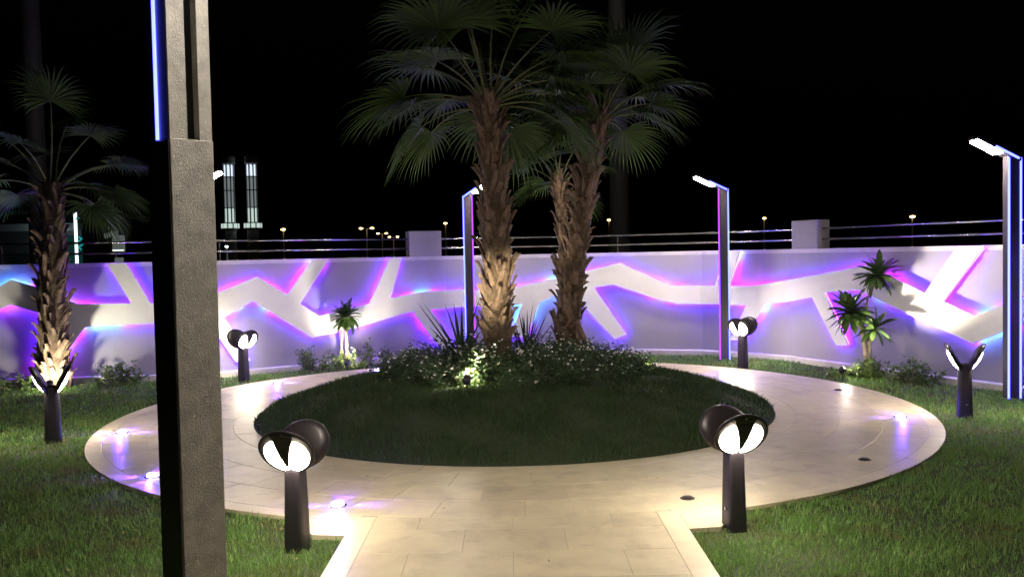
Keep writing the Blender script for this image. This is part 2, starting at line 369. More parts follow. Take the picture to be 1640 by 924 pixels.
for k in range(len(WL)):
    s0, s1 = WS[k], WS[k+1]
    bm = bmesh.new(); cv, _, cf, *_ = delaunay_2d_cdt([Vector(p) for p in OUTL], [], [list(range(len(OUTL)))], 1, 1e-5)
    bv = [bm.verts.new((v.x, v.y, 0)) for v in cv]
    for q in cf: bm.faces.new([bv[i] for i in q])
    bmesh.ops.recalc_face_normals(bm, faces=bm.faces[:])
    for s, sg in ((s0, -1), (s1, 1)):
        bmesh.ops.bisect_plane(bm, geom=bm.verts[:]+bm.edges[:]+bm.faces[:], plane_co=(s,0,0), plane_no=(sg,0,0), clear_outer=True)
    if not bm.faces: bm.free(); continue
    bm.verts.ensure_lookup_table(); bm.verts.index_update()
    vs = [v.co.copy() for v in bm.verts]; n = len(vs); mb = MB()
    fr = [[v.index for v in f.verts] for f in bm.faces]
    if bm.faces[:][0].normal.z < 0: fr = [q[::-1] for q in fr]
    be = [(e.verts[0].index, e.verts[1].index) for e in bm.edges if len(e.link_faces) == 1 and not (abs(e.verts[0].co.x-e.verts[1].co.x) < 1e-5 and min(abs(e.verts[0].co.x-s0), abs(e.verts[0].co.x-s1)) < 1e-4)]
    bm.free()
    mb.add([wpt(min(max(v.x, s0+1e-6), s1-1e-6), v.y, POFF) for v in vs] + [wpt(min(max(v.x, s0+1e-6), s1-1e-6), v.y, POFF-PTH) for v in vs],
           fr + [[i+n for i in q[::-1]] for q in fr] + [(a, b, b+n, a+n) for a, b in be])
    obj('relief_panel', mb, MAT['relief_paint'], wall)
# LED strip behind the rim of the relief, each run from corner to corner
def inset(poly, d):
    n = len(poly); A = sum(poly[i][0]*poly[(i+1)%n][1]-poly[(i+1)%n][0]*poly[i][1] for i in range(n)); sg = 1 if A > 0 else -1
    out = []
    for i in range(n):
        p, q, r = Vector(poly[i-1]), Vector(poly[i]), Vector(poly[(i+1)%n])
        e1 = (q-p).normalized(); e2 = (r-q).normalized()
        n1 = Vector((-e1.y, e1.x))*sg; n2 = Vector((-e2.y, e2.x))*sg
        h = (n1+n2); h = h/max(h.length, 1e-6); c = max(h.dot(n1), .35)
        out.append(q + h*(d/c))
    return out
inn = inset(OUTL, .020)
for i in range(len(inn)):
    if i in (len(LO)-1, len(inn)-1): continue
    a, b = inn[i], inn[(i+1) % len(inn)]
    if a.y > 1.64 and b.y > 1.64: continue
    m = max(1, int((b-a).length/.35)); mb = MB(); pts = []
    cuts = sorted(set([j/m for j in range(m+1)] + [(s-a.x)/(b.x-a.x) for s in WS if abs(b.x-a.x) > 1e-6 and 0.02 < (s-a.x)/(b.x-a.x) < .98]))
    pts = [wpt(a.x+(b.x-a.x)*t, min(a.y+(b.y-a.y)*t, 1.66), .050) for t in cuts]
    mb.tube(pts, .007, 4)
    obj('led_strip', mb, MAT['led_wall'], wall)
def pillar(s, w):
    k = max(i for i in range(len(WL)) if WS[i] <= s); p = wpt(s, 0, 0); ang = math.atan2((WVv[k+1]-WVv[k]).y, (WVv[k+1]-WVv[k]).x)
    mb = MB(); mb.box((0,.11,(WH+2.12)/2), (w,.24,2.12-WH))
    o = obj('pillar', mb, MAT['wall_paint'], wall, (p.x, p.y, 0), (0,0,ang), bevel=.008); return p
pillar(9.585, .55); pillar(16.08, .52)
# steel rails, span by span between the pillars
spans = ((.1, 9.30, 'twin steel rail along the wall left of the first square pillar'), (9.87, 15.81, 'twin steel rail on the wall between the two square pillars'), (16.35, 24.0, 'twin steel rail on the wall right of the second square pillar'))
for s0, s1, lab in spans:
    t = thing('railing', lab, 'railing', tuple(wpt(s0, WH, -.1)), 0, 'steel rails on top of the wall'); o0 = wpt(s0, WH, -.1)
    for z in (1.835, 1.99):
        ss = [s0] + [s for s in WS if s0+.05 < s < s1-.05] + [s1]
        mb = MB(); mb.tube([wpt(s, z, -.1)-o0 for s in ss], .017, 10); obj('rail', mb, MAT['steel'], t, smooth=True)
    n = max(1, int((s1-s0)/2.9))
    for k in range(1, n):
        p = wpt(s0+(s1-s0)*k/n, 0, -.1)-o0; mb = MB(); mb.tube([(p.x,p.y,-.002),(p.x,p.y,.27)], .013, 8); obj('post', mb, MAT['black_metal'], t)

# ---------------------------------------------------------------- bollard lights
def bollard_parts(root):
    mb = MB(); prof = []
    # tapered shaft with rounded edges
    n = 20
    def ringp(w, d, z):
        out = []
        for k in range(n):
            a = 2*PI*(k+.5)/n; c, s = math.cos(a), math.sin(a); e = .45
            out.append((math.copysign(abs(c)**e, c)*w/2, math.copysign(abs(s)**e, s)*d/2, z))
        return out
    rows = [ringp(.152,.125,0), ringp(.150,.122,.02), ringp(.128,.10,.47), ringp(.12,.095,.50), ringp(.10,.09,.53), ringp(.06,.06,.545)]
    mb.add([p for r in rows for p in r], [(i*n+k, i*n+(k+1)%n, (i+1)*n+(k+1)%n, (i+1)*n+k) for i in range(len(rows)-1) for k in range(n)] + [tuple(range(n))[::-1], tuple(range((len(rows)-1)*n, len(rows)*n))])
    obj('shaft', mb, MAT['bollard_coat'], root, smooth=False)
    mb = MB(); mb.lathe([(.012,0),(.012,.008),(.004,.010)], 8); obj('screw', mb, MAT['steel'], root, (.02,-.061,.14), (R(90),0,0))
    for sx in (1, -1):
        # head: local z = lamp normal (outward and down), y = along the rim, x = up the petal
        nrm = Vector((sx*.88, 0, -.475)); up = Vector((sx*.475, 0, .88)); side = nrm.cross(up)
        M = Matrix((( up.x, side.x, nrm.x, 0),( up.y, side.y, nrm.y, 0),( up.z, side.z, nrm.z, 0),(0,0,0,1)))
        ctr = Vector((sx*.055, 0, .50)) + up*.115
        M = Matrix.Translation(ctr) @ M @ Matrix.Diagonal((1.10,1.22,1.05,1))
        mb = MB(); mb.lathe([(.04,-.038),(.095,-.034),(.126,-.022),(.140,.0),(.139,.004),(.134,.0062),(.118,.0055),(.02,.0050)], 32, M)
        hd = obj('lamp_head', mb, MAT['bronze_metal'], root, smooth=True)
        for q in (-1, 1):
            # half-moon lens beside the dark wedge, set flush in the lower part of the head
            pts = []
            for k in range(22):
                a = R(30)+(R(175)-R(30))*k/21; rr_ = .110*(1-.10*max(0, 1-k/3))
                pts.append((-.014+rr_*math.cos(a), q*(rr_*math.sin(a)+.002)))
            pts += [(-.085, q*.007), (-.02, q*.020), (.045, q*.036)]
            if q < 0: pts = pts[::-1]
            dome = lambda x, y: .007 + .026*max(0, 1-((x+.014)**2+y*y)/.112**2)
            mb = MB(); m = len(pts); cx = sum(p[0] for p in pts)/m; cyy = sum(p[1] for p in pts)/m; rows = [[(x,y,.005) for x,y in pts]]
            for t_ in (0,.3,.6,.85): rows.append([(x+(cx-x)*t_, y+(cyy-y)*t_, dome(x+(cx-x)*t_, y+(cyy-y)*t_)) for x,y in pts])
            mb.add([M @ Vector(p) for r_ in rows for p in r_] + [M @ Vector((cx,cyy,dome(cx,cyy)))],
                   [(i*m+k,i*m+(k+1)%m,(i+1)*m+(k+1)%m,(i+1)*m+k) for i in range(4) for k in range(m)] + [(4*m+k,4*m+(k+1)%m,5*m) for k in range(m)])
            obj('lens', mb, MAT['lens'], hd, smooth=True)
        wp = [(.108,.058),(.085,.050),(.045,.0365),(-.02,.0200),(-.060,.0105),(-.080,.0055)]; n = len(wp)
        top = [(x, w*sg, dome(x, w)+.005) for sg in (1,-1) for x, w in wp]; bot = [(x, y, .003) for x, y, z in top]
        mb = MB(); mb.add([M @ Vector(p) for p in top+bot], [(k,n+k,n+k+1,k+1) for k in range(n-1)] + [(k,k+1,2*n+k+1,2*n+k) for k in range(n-1)] + [(n+k+1,n+k,3*n+k,3*n+k+1) for k in range(n-1)] + [(0,2*n,3*n,n),(n-1,2*n-1,4*n-1,3*n-1)])
        obj('divider', mb, MAT['bronze_metal'], hd)
        mb = MB(); mb.lathe([(.005,.004),(.005,.0075),(.003,.008)], 8, M @ Matrix.Translation((.118,0,.002))); obj('screw', mb, MAT['steel'], hd)
    return root
def copy_tree(o, parent=None):
    c = o.copy(); C.objects.link(c); c.parent = parent
    for ch in list(o.children): copy_tree(ch, c)
    return c
BOL = [((-4.406,8.47), R(180+24), 'twin petal bollard light on the left lawn in front of the floodlit palm'),
       ((-3.761,12.395), math.atan2(2.65,-3.76), 'small far bollard light just right of the grey post, by the wall'),
       ((-1.285,5.171), math.atan2(-.98,-.20), 'large near bollard light beside the grey post, left of the path entrance'),
       ((1.328,5.394), math.atan2(-.98,.20), 'large near bollard light on the grass corner right of the path entrance'),
       ((3.30,12.791), math.atan2(3.05,3.3), 'small far bollard light right of the middle blue lamp post'),
       ((4.467,8.806), R(-24), 'twin petal bollard light on the right lawn beside the rightmost lamp post')]
src = None
for (x, y), az, lab in BOL:
    if src is None:
        src = thing('bollard_light', lab, 'bollard light', (x,y,0), az, 'petal bollard lights around the path'); bollard_parts(src)
    else:
        b = copy_tree(src); b.location = (x,y,0); b.rotation_euler = (0,0,az); b['label'] = lab

# ---------------------------------------------------------------- slim lamp posts with LED edges
def lamp_post(loc, dirv, face, strips, lab, H=2.66):
    """flat post; both narrow edges carry an LED line that runs on under the arm; dirv = where the arm points"""
    t = thing('lamp_post', lab, 'lamp post', (loc[0],loc[1],0), 0, 'slim lamp posts with LED edges')
    fx = Vector((math.cos(face), math.sin(face), 0)); fy = Vector((-fx.y, fx.x, 0)); rot = Matrix((fx, fy, Vector((0,0,1)))).transposed()
    w, d = .15, .09
    mb = MB(); mb.box((0,0,H/2), (w,d,H), rot); obj('post', mb, MAT['black_metal'], t, bevel=.004)
    mb = MB(); mb.box((0,0,.006), (.24,.2,.012), rot); obj('base_plate', mb, MAT['black_metal'], t)
    for sx, m in zip((-1, 1), strips):
        mb = MB(); mb.box(fx*(sx*(w/2-.004)) - fy*(d/2+.004) + Vector((0,0,H/2)), (.018,.012,H-.03), rot); obj('led_strip', mb, MAT[m], t)
    dv = Vector((dirv[0], dirv[1], 0)); L = dv.length; dv.normalize(); rise = .21
    ax = Vector((dv.x*L, dv.y*L, rise)); al = ax.length; ax.normalize(); sd = Vector((0,0,1)).cross(dv).normalized(); up = ax.cross(sd); up = up if up.z > 0 else -up
    r2 = Matrix((ax, sd, up)).transposed(); st = Vector((0,0,H-.015)) - ax*.05
    mid = st + ax*(al/2+.03)
    mb = MB(); mb.box(mid, (al+.08,.16,.035), r2); arm = obj('arm', mb, MAT['black_metal'], t, bevel=.004)
    for q in (-1, 1):
        mb = MB(); mb.box(mid + sd*(q*.0865) - ax*.10, (al*.62,.012,.02), r2); obj('led_strip', mb, MAT[strips[1 if q > 0 else 0]], arm)
    mb = MB(); mb.box(mid + ax*(al*.20) - up*.026, (.30,.15,.016), r2); obj('lamp_panel', mb, MAT['pole_lens'], arm)
    return t
lamp_post((-.68,14.3), (.34,-.22), R(0), ('led_blue','led_violet'), 'blue edged lamp post standing left of the tall centre palm trunk')
lamp_post((3.30,13.85), (-.45,-.06), R(-18), ('led_violet','led_blue'), 'blue edged lamp post right of the leaning palm, middle right of the wall')
lamp_post((5.49,9.80), (-.44,-.06), R(8), ('led_blue','led_blue'), 'rightmost blue edged lamp post at the edge of the picture')
lamp_post((-4.17,11.65), (.43,-.08), R(0), ('led_blue','led_blue'), 'lamp post hidden behind the grey foreground post, only its lit head peeking out')

# foreground post: hammered grey shaft, slotted upper half, LED line on the dark side
fp = thing('grey_lamp_post', 'thick speckled grey foreground post with a blue LED line and slotted top', 'lamp post', (-1.302,3.45,0), R(46.5))
s = .1786
mb = MB(); mb.box((s/2,s/2,1.0875), (s,s,2.175)); shaft = obj('shaft', mb, [MAT['granite_coat']], fp, bevel=.004)
mb = MB(); mb.box((s*.215,s/2,2.90), (s*.40,s-.010,1.45)); mb.box((s*.845,s/2,2.90), (s*.29,s-.010,1.45)); obj('upper_blade', mb, MAT['granite_coat'], fp)
mb = MB(); mb.box((s*.56,s/2+.02,2.90), (s*.29,s-.06,1.45)); obj('slot_infill', mb, MAT['rubber'], fp)
mb = MB(); mb.box((-.004,s/2,1.085), (.006,s-.006,2.165)); mb.box((-.0005,s/2,2.90), (.003,s-.014,1.45)); obj('side_cover', mb, MAT['black_metal'], fp)
mb = MB(); mb.box((-.0055,s*.52,2.90), (.006,.018,1.45)); obj('led_strip', mb, MAT['led_blue'], fp)
mb = MB(); mb.box((s/2,s/2,.01), (.3,.3,.02)); obj('base_plate', mb, MAT['black_metal'], fp)
# its arm and head stand above the picture, leaning over the path like the others
ax = Vector((math.cos(R(-40)), math.sin(R(-40)), .42)).normalized(); sd = Vector((0,0,1)).cross(ax).normalized(); up = ax.cross(sd); up = up if up.z > 0 else -up
r2 = Matrix((ax, sd, up)).transposed(); st = Vector((s/2,s/2,3.64))
mb = MB(); mb.box(st+ax*.32, (.92,.28,.04), r2); arm = obj('arm', mb, MAT['black_metal'], fp)
mb = MB(); mb.box(st+ax*.55-up*.030, (.50,.25,.016), r2); obj('lamp_panel', mb, MAT['pole_lens'], arm)

# ---------------------------------------------------------------- round markers let into the paving
def marker(x, y, lit, lab):
    t = thing('path_marker_light', lab, 'ground light', (x,y,.030), 0, 'round marker lights set in the paving'); t.scale = (1,1,1) if lit else (.8,.8,.55)
    mb = MB(); mb.lathe([(.062,-.004),(.062,.004),(.050,.008),(.02,.008)], 24); obj('bezel', mb, MAT['steel' if lit else 'rubber'], t, smooth=False)
    mb = MB(); mb.lathe([(.042,.008),(.042,.022),(.030,.028),(.004,.030)], 24); obj('lens_ring', mb, MAT['marker_led' if lit else 'bronze_metal'], t)
    if lit:
        for k in range(4):
            d = Vector((math.cos(k*PI/2), math.sin(k*PI/2), -.10)); lamp('SPOT', t, (d.x*.06,d.y*.06,.045), 10, (.17,.04,1), spot_size=R(70), spot_blend=.8, shadow_soft_size=.008, aim=(d.x*1.06,d.y*1.06,-.16))
    if not lit: mb = MB(); mb.lathe([(.034,.0245),(.034,.027),(.022,.030),(.004,.031)], 24); obj('cap', mb, MAT['bronze_metal'], t)
marker(-3.86,8.72, True, 'violet marker light at the far left bend of the path')
marker(-2.83,6.90, True, 'violet marker light half hidden by the grey foreground post')
marker(-3.19,12.00, True, 'violet marker light on the path below the far left bollard')
marker(-1.208,5.98, True, 'brightest violet marker light beside the near left bollard')
marker(3.79,8.72, True, 'violet marker light near the right bend of the path')
marker(2.82,12.0, True, 'small violet marker light at the back of the path below the middle lamp post')
marker(-2.0,13.10, True, 'tiny violet marker light at the left edge of the flower bed, behind it')
marker(3.82,10.47, False, 'unlit dark marker at the back right of the path')
marker(2.756,6.99, False, 'unlit dark marker on the right side of the path')
marker(1.16,5.99, False, 'unlit pale marker disc beside the near right bollard')

# ---------------------------------------------------------------- fan palms
def frond_mesh(lp, rf, e0, droop, nseg=34, spread=R(118)):
    """petiole from the origin along +X, rising at e0 and bending down, then a fan of folded leaflets"""
    pts = []; p = Vector((0,0,0)); e = e0; m = 9
    for k in range(m+1):
        pts.append(p.copy()); p = p + Vector((math.cos(e),0,math.sin(e)))*lp/m; e -= droop/m
    pet = MB(); pet.tube(pts, [.016-.009*k/m for k in range(m+1)], 6)
    t = Vector((math.cos(e),0,math.sin(e))); u = Vector((-math.sin(e),0,math.cos(e))); o = pts[-1]
    fan = MB()
    for k in range(nseg):
        a = -spread + 2*spread*(k+.5)/nseg; ca, sa = math.cos(a), math.sin(a)
        L = rf*(.72+.28*math.cos(a*.75))*random.uniform(.9,1.06)
        d0 = (t*ca + Vector((0,1,0))*sa + u*(.20*abs(sa))).normalized()
        sdv = d0.cross(u).normalized(); nn = sdv.cross(d0)
        prev = None; pos = o.copy(); dv = d0.copy(); rows = []
        for j in range(6):
            f = j/5; wdt = (2*spread*rf/nseg)*(.06+f*1.0 if f < .45 else .50*((1-f)/.55)**1.25+.012); fold = .25*wdt
            rows.append((pos-sdv*wdt/2, pos+nn*fold*(1 if k%2 else -1), pos+sdv*wdt/2))
            dv = (dv + Vector((0,0,-1))*(.05+.52*f*f)*random.uniform(.7,1.3)).normalized(); pos = pos + dv*L/5
        vs = [q for r in rows for q in r]
        fan.add(vs, [(j*3+c, j*3+c+1, j*3+c+4, j*3+c+3) for j in range(5) for c in range(2)])
    return pet, fan
def palm(lab, loc, pts, rad, nfr, lp, rf, nboot, boot_z, seed, elev=(-8,84), azs=None):
    random.seed(seed)
    t = thing('fan_palm', lab, 'palm tree', loc, 0, 'fan palms')
    # trunk: resampled path with swellings
    P = [Vector(p) for p in pts]; n = 44; path_ = []; rr = []
    for k in range(n+1):
        f = k/n*(len(P)-1); i = min(int(f), len(P)-2); path_.append(P[i].lerp(P[i+1], f-i)); rr.append(rad[i]+(rad[i+1]-rad[i])*(f-i) + .012*math.sin(k*1.9)*random.random())
    mb = MB(); mb.tube(path_, rr, 22, jit=.10); tr = obj('trunk', mb, MAT['trunk'], t, smooth=True)
    # old leaf bases
    variants = []
    for q in range(5):
        L = random.uniform(.13,.27); w = random.uniform(.06,.125); mb = MB(); rows = []
        for j in range(5):
            f = j/4; ww = w*(1-.45*f)*random.uniform(.92,1.05); out = .004+.070*f**1.8; th = .016*(1-.5*f)
            rows.append([(-ww/2,-out*.7,L*f),(-ww*.2,-out-th,L*f*1.02),(ww*.2,-out-th,L*f*1.02),(ww/2,-out*.7,L*f),(0,-out+.004,L*f)])
        mb.add([p for r in rows for p in r], [(j*5+c,j*5+(c+1)%5,(j+1)*5+(c+1)%5,(j+1)*5+c) for j in range(4) for c in range(5)] + [(20,21,22,23,24)])
        # torn tip
        me = mb.mesh('leaf_base'); me.materials.append(MAT['boot']); variants.append(me)
    for k in range(nboot):
        f = boot_z[0] + (boot_z[1]-boot_z[0])*(k/nboot); x = f*n; i = min(int(x), n-1); p = path_[i].lerp(path_[i+1], x-i); r = rr[i]
        a = k*2.39996+random.uniform(-.2,.2); o = bpy.data.objects.new('leaf_base', random.choice(variants))
        link(o, tr, p + Vector((math.cos(a), math.sin(a), 0))*(r*.93), (random.uniform(-.14,.16), random.uniform(-.5,.5), a+PI/2+random.uniform(-.3,.3))); sc = random.uniform(.6,1.2); o.scale = (sc, random.uniform(.5,1.5), sc)
    top = path_[-1]
    for k in range(nfr):
        f = (k+.5)/nfr
        el = R(elev[1] + (elev[0]-elev[1])*f + random.uniform(-8,8)); az = k*2.39996 + random.uniform(-.25,.25) + seed
        dfront = (az + PI/2 + PI) % (2*PI) - PI      # low leaves on the path side have been pruned off
        if el < R(48) and abs(dfront) < R(58): az += math.copysign(R(62)-abs(dfront)*.3, dfront)
        pet, fan = frond_mesh(lp*random.uniform(.8,1.15)*(1.35-.5*f), rf*random.uniform(.88,1.1), el, R(22+26*f))
        base = top + Vector((math.cos(az), math.sin(az), 0))*rr[-1]*.55 + Vector((0,0,-.16*f))
        fo = obj('frond', fan, MAT['frond'], t, base, (random.uniform(-.25,.25), 0, az)); po = obj('petiole', pet, MAT['petiole'], fo, smooth=True)
    # fibre skirt under the crown
    return t
palm('tallest centre palm with rough shaggy trunk lit from below', (-.19,10.35,.33),
     [(0,0,-.1),(.01,0,.55),(.02,0,1.15),(.01,0,1.8),(-.01,0,2.45),(-.04,0,3.20)], [.185,.15,.148,.145,.125,.108], 30, .85, .85, 240, (.14,.98), 3, elev=(4,86))
palm('leaning palm right of the tallest one, with a wooden prop', (.68,11.4,.30),
     [(0,0,-.1),(.04,0,.6),(.11,0,1.2),(.23,0,1.9),(.37,0,2.6),(.50,0,3.2)], [.175,.145,.132,.122,.115,.10], 24, .55, .76, 210, (.10,.98), 11, elev=(14,86))
palm('short palm half hidden behind the leaning palm', (.62,12.2,.12),
     [(.12,0,-.1),(.12,0,.9),(.10,0,1.7),(.06,0,2.3),(.05,0,2.62)], [.09,.08,.075,.07,.07], 10, .42, .48, 90, (.2,.97), 23, elev=(10,80))
palm('shorter palm by the wall at far left, its trunk base floodlit', (-6.24,12.1,0),
     [(0,0,-.1),(-.01,0,.5),(.0,0,1.2),(.03,0,2.0),(.06,0,2.80)], [.22,.18,.165,.155,.125], 15, .75, .62, 170, (.06,.97), 5, elev=(0,80))
random.seed(21)

# ---------------------------------------------------------------- plants
def leaf_blade(L, W, bend, fold=.25, n=5, tip=.0, shape='obovate'):
    mb = MB(); rows = []; p = Vector((0,0,0)); e = 0
    for j in range(n+1):
        f = j/n
        w = W*(math.sin(PI*min(1, f**1.5*.97+.02))**.55 if shape == 'obovate' else (1-f)**.7*(1 if f > 0 else .9)) + .002
        rows.append((p+Vector((0,-w/2,w*fold)), p.copy(), p+Vector((0,w/2,w*fold)))); e -= bend/n; p = p + Vector((math.cos(e),0,math.sin(e)))*L/n
    mb.add([q for r in rows for q in r], [(j*3+c,j*3+c+1,j*3+c+4,j*3+c+3) for j in range(n) for c in range(2)])
    return mb
def plumeria(lab, loc, stems, rosettes, seed):
    random.seed(seed); t = thing('plumeria', lab, 'plant', loc, 0, 'young plumeria plants at the wall')
    for pts, r in stems:
        mb = MB(); mb.tube(pts, r, 9, jit=.05); obj('stem', mb, MAT['bark'], t, smooth=True)
    vs = []
    for q in range(5):
        me = leaf_blade(random.uniform(.20,.28), random.uniform(.052,.068), random.uniform(.2,.9), .18, 7).mesh('leaf', True); me.materials.append(MAT['leaf_big']); vs.append(me)
    for c, n, sc, tilt in rosettes:
        for k in range(n):
            f = (k+.5)/n; el = R(82-122*f**.9+random.uniform(-9,9)); az = k*2.39996
            o = link(bpy.data.objects.new('leaf', random.choice(vs)), t); o.scale = (sc*random.uniform(.85,1.1),)*3
            o.matrix_basis = Matrix.Translation(c) @ Matrix.Rotation(tilt, 4, 'Y') @ Matrix.Rotation(az, 4, 'Z') @ Matrix.Rotation(-el, 4, 'Y') @ Matrix.Rotation(random.uniform(-.3,.3), 4, 'X') @ Matrix.Diagonal((*o.scale,1))
plumeria('single headed plumeria against the wall left of the flower bed', (-2.55,13.62,0), [([(0,0,0),(.01,0,.3),(.0,0,.55),(.01,0,.74)], [.034,.028,.026,.024]), ([(-.05,.05,0),(-.08,.05,.35),(-.06,.03,.6),(-.02,.01,.72)], [.022,.018,.017,.016])],
         [(Vector((0,0,.80)), 66, 1.15, 0)], 4)
plumeria('taller three headed plumeria against the floodlit wall at right', (4.62,11.62,0), [([(0,0,0),(-.02,0,.35),(-.06,0,.62),(-.16,0,.80)], [.036,.030,.026,.022]), ([(.05,0,0),(.0,0,.3),(-.05,.02,.7),(.02,.02,1.05),(.14,.02,1.28)], [.03,.026,.022,.017,.016]), ([(.09,-.02,0),(.03,-.02,.35),(.04,-.03,.58)], [.03,.026,.022])],
         [(Vector((-.20,0,.86)), 70, 1.25, -.25), (Vector((.16,.02,1.34)), 66, 1.22, .1), (Vector((.08,-.04,.64)), 34, 1.12, .35)], 8)
def yucca(lab, loc, n, L, W, spread, seed, m='dark_leaf'):
    random.seed(seed); t = thing('yucca', lab, 'plant', loc, 0, 'spiky yuccas in the flower bed')
    vs = []
    for q in range(4):
        me = leaf_blade(L*random.uniform(.85,1.15), W, random.uniform(.0,.25), .35, 5, shape='sword').mesh('leaf'); me.materials.append(MAT[m]); vs.append(me)
    for k in range(n):
        f = (k+.5)/n; el = R(86-spread*f+random.uniform(-6,6)); az = k*2.39996
        o = link(bpy.data.objects.new('leaf', random.choice(vs)), t)
        o.matrix_basis = Matrix.Translation((0,0,.06)) @ Matrix.Rotation(az, 4, 'Z') @ Matrix.Rotation(-el, 4, 'Y')
    mb = MB(); mb.tube([(0,0,-.05),(0,0,.12)], .05, 8); obj('stem', mb, MAT['bark'], t)
yucca('sparse spiky yucca in the flower bed left of the tallest palm', (-.62,10.75,.30), 15, .95, .062, 58, 3)
yucca('dense dark yucca fan in the flower bed between the two big palms', (.17,11.05,.27), 54, .72, .034, 80, 6)
def shrub(lab, loc, rx, ry, h, nl, m, seed, leaf=.055, group='shrubs at the foot of the wall', flowers=0):
    rg = np.random.default_rng(seed); t = thing('shrub', lab, 'shrub', loc, 0, group); mb = MB(); st = MB()
    ns = max(6, int(nl/45))
    for k in range(ns):
        a = rg.uniform(0,2*PI); q = math.sqrt(rg.uniform(0,1)); bx, by = q*rx*math.cos(a), q*ry*math.sin(a); hh = h*(1-.55*q*q)*rg.uniform(.55,1.15)
        tip = Vector((bx*1.15+rg.normal(0,.03), by*1.15+rg.normal(0,.03), hh)); b0 = Vector((bx*.5,by*.5,-.02)); st.tube([b0, b0.lerp(tip,.5)+Vector((0,0,.03)), tip], [.006,.004,.002], 4, False)
        for j in range(int(nl/ns)):
            f = rg.uniform(.2,1.03); p = b0.lerp(tip, f)+Vector(rg.normal(0,.022,3)); d = Vector((rg.normal(), rg.normal(), rg.uniform(-.1,1))).normalized()
            sdv = d.cross(Vector((rg.normal(),rg.normal(),rg.normal()))).normalized(); L = leaf*rg.uniform(.6,1.25); W = L*.5; nn = d.cross(sdv)
            mb.add([p, p+d*L*.5+sdv*W/2+nn*W*.12, p+d*L, p+d*L*.5-sdv*W/2+nn*W*.12], [(0,1,2),(0,2,3)])
    obj('foliage', mb, MAT[m], t); obj('stems', st, MAT['bark'], t)
shrub('low dark shrub at the wall beside the far left palm', (-5.55,12.35,0), .42, .22, .30, 900, 'leaf', 31)
shrub('low dark shrub left of the far left palm', (-6.85,12.15,0), .35, .2, .25, 600, 'leaf', 32)
shrub('loose grey green shrub left of the single headed plumeria', (-3.0,13.35,0), .30, .18, .36, 700, 'leaf', 33)
shrub('small leafy shrub lit yellow green around the plumeria spotlight', (-2.50,13.45,0), .25, .16, .30, 700, 'leaf', 34)
shrub('tall thin shrub just right of the single headed plumeria', (-2.25,13.75,0), .14, .12, .46, 300, 'leaf', 35)
shrub('low leafy shrub between the plumeria and the flower bed', (-1.85,13.95,0), .38, .18, .30, 700, 'leaf', 36)
shrub('bright yellow green shrub under the three headed plumeria', (4.62,11.50,0), .24, .15, .27, 800, 'leaf', 37)
shrub('dark brownish shrub right of the three headed plumeria', (5.02,11.05,0), .34, .24, .27, 1000, 'leaf', 38)
shrub('flat ground plant left of the three headed plumeria', (4.35,11.75,0), .24, .10, .08, 350, 'leaf', 39)
shrub('low shrub on the back lawn right of the leaning palm', (1.15,13.4,0), .42, .22, .30, 800, 'leaf', 40)

# flowering ground cover round the trunks: nobody could count it
def ground_cover():
    rg = np.random.default_rng(77); mb = MB(); fl = MB()
    n = 860
    for k in range(n):
        a = rg.uniform(0,2*PI); q = math.sqrt(rg.uniform(0,1)); x = .02+q*1.55*math.cos(a); y = 10.15+q*1.50*math.sin(a)
        if math.hypot(x+.19,y-10.35) < .2 or math.hypot(x-.68,y-11.4) < .2: continue
        edge = 1-.5*q**3; h = rg.uniform(.14,.36)*edge*(1.12 if x < -.3 and y > 10.3 else 1); z = float(mound_z(np.array(x), np.array(y)))
        tip = Vector((x+rg.normal(0,.06), y+rg.normal(0,.06), z+h)); b0 = Vector((x,y,z))
        for j in range(26):
            f = rg.uniform(.05,1); p = b0.lerp(tip, f)+Vector(rg.normal(0,.03,3)); d = Vector((rg.normal(), rg.normal(), rg.uniform(-.2,.9))).normalized()
            sdv = d.cross(Vector((rg.normal(),rg.normal(),rg.normal()))).normalized(); L = rg.uniform(.025,.05); W = L*.55; nn = d.cross(sdv)
            mb.add([p, p+d*L*.5+sdv*W/2+nn*W*.15, p+d*L, p+d*L*.5-sdv*W/2+nn*W*.15], [(0,1,2),(0,2,3)])
        if rg.uniform() < .36:
            for j in range(rg.integers(1,3)):
                c = tip + Vector(rg.normal(0,.03,3)) + Vector((0,-.01,.012)); r = rg.uniform(.012,.022); tl = Vector((rg.normal(0,.5),rg.normal(-.5,.4),1)).normalized(); u = tl.cross(Vector((1,0,0))).normalized(); w = tl.cross(u)
                vs = [c] ; fs = []
                for i in range(10):
                    aa = 2*PI*i/10; r2_ = r*(1.15 if i%2 else .5); vs.append(c+(u*math.cos(aa)+w*math.sin(aa))*r2_+tl*(.004 if i%2 else 0))
                fl.add(vs, [(0,1+i,1+(i+1)%10) for i in range(10)])
    o = obj('ground_cover', mb, MAT['bed_leaf']); tag(o, 'dark leafy ground cover with small white flowers around the palm trunks', 'ground cover', kind='stuff')
    f = obj('flowers', fl, MAT['petal'], o); f['kind'] = 'stuff'
ground_cover()

shrub('bright yellow green tuft around the spotlight in front of the tallest palm', (-.44,8.92,.33), .15, .10, .26, 420, 'leaf', 41, .04, 'tufts at the bed spotlights')
shrub('yellow green tuft at the right tip of the flower bed', (1.66,11.38,.12), .16, .12, .26, 420, 'leaf', 42, .04, 'tufts at the bed spotlights')
# wooden prop against the leaning palm
mb = MB(); mb.tube([(0,0,-.05),(-.13,.02,.28),(-.26,.05,.60)], [.045,.043,.039], 9, jit=.04)
o = obj('wooden_prop', mb, MAT['wood'], None, (1.06,11.15,.25), smooth=True); tag(o, 'slanting wooden prop leaning on the trunk right of centre', 'prop')

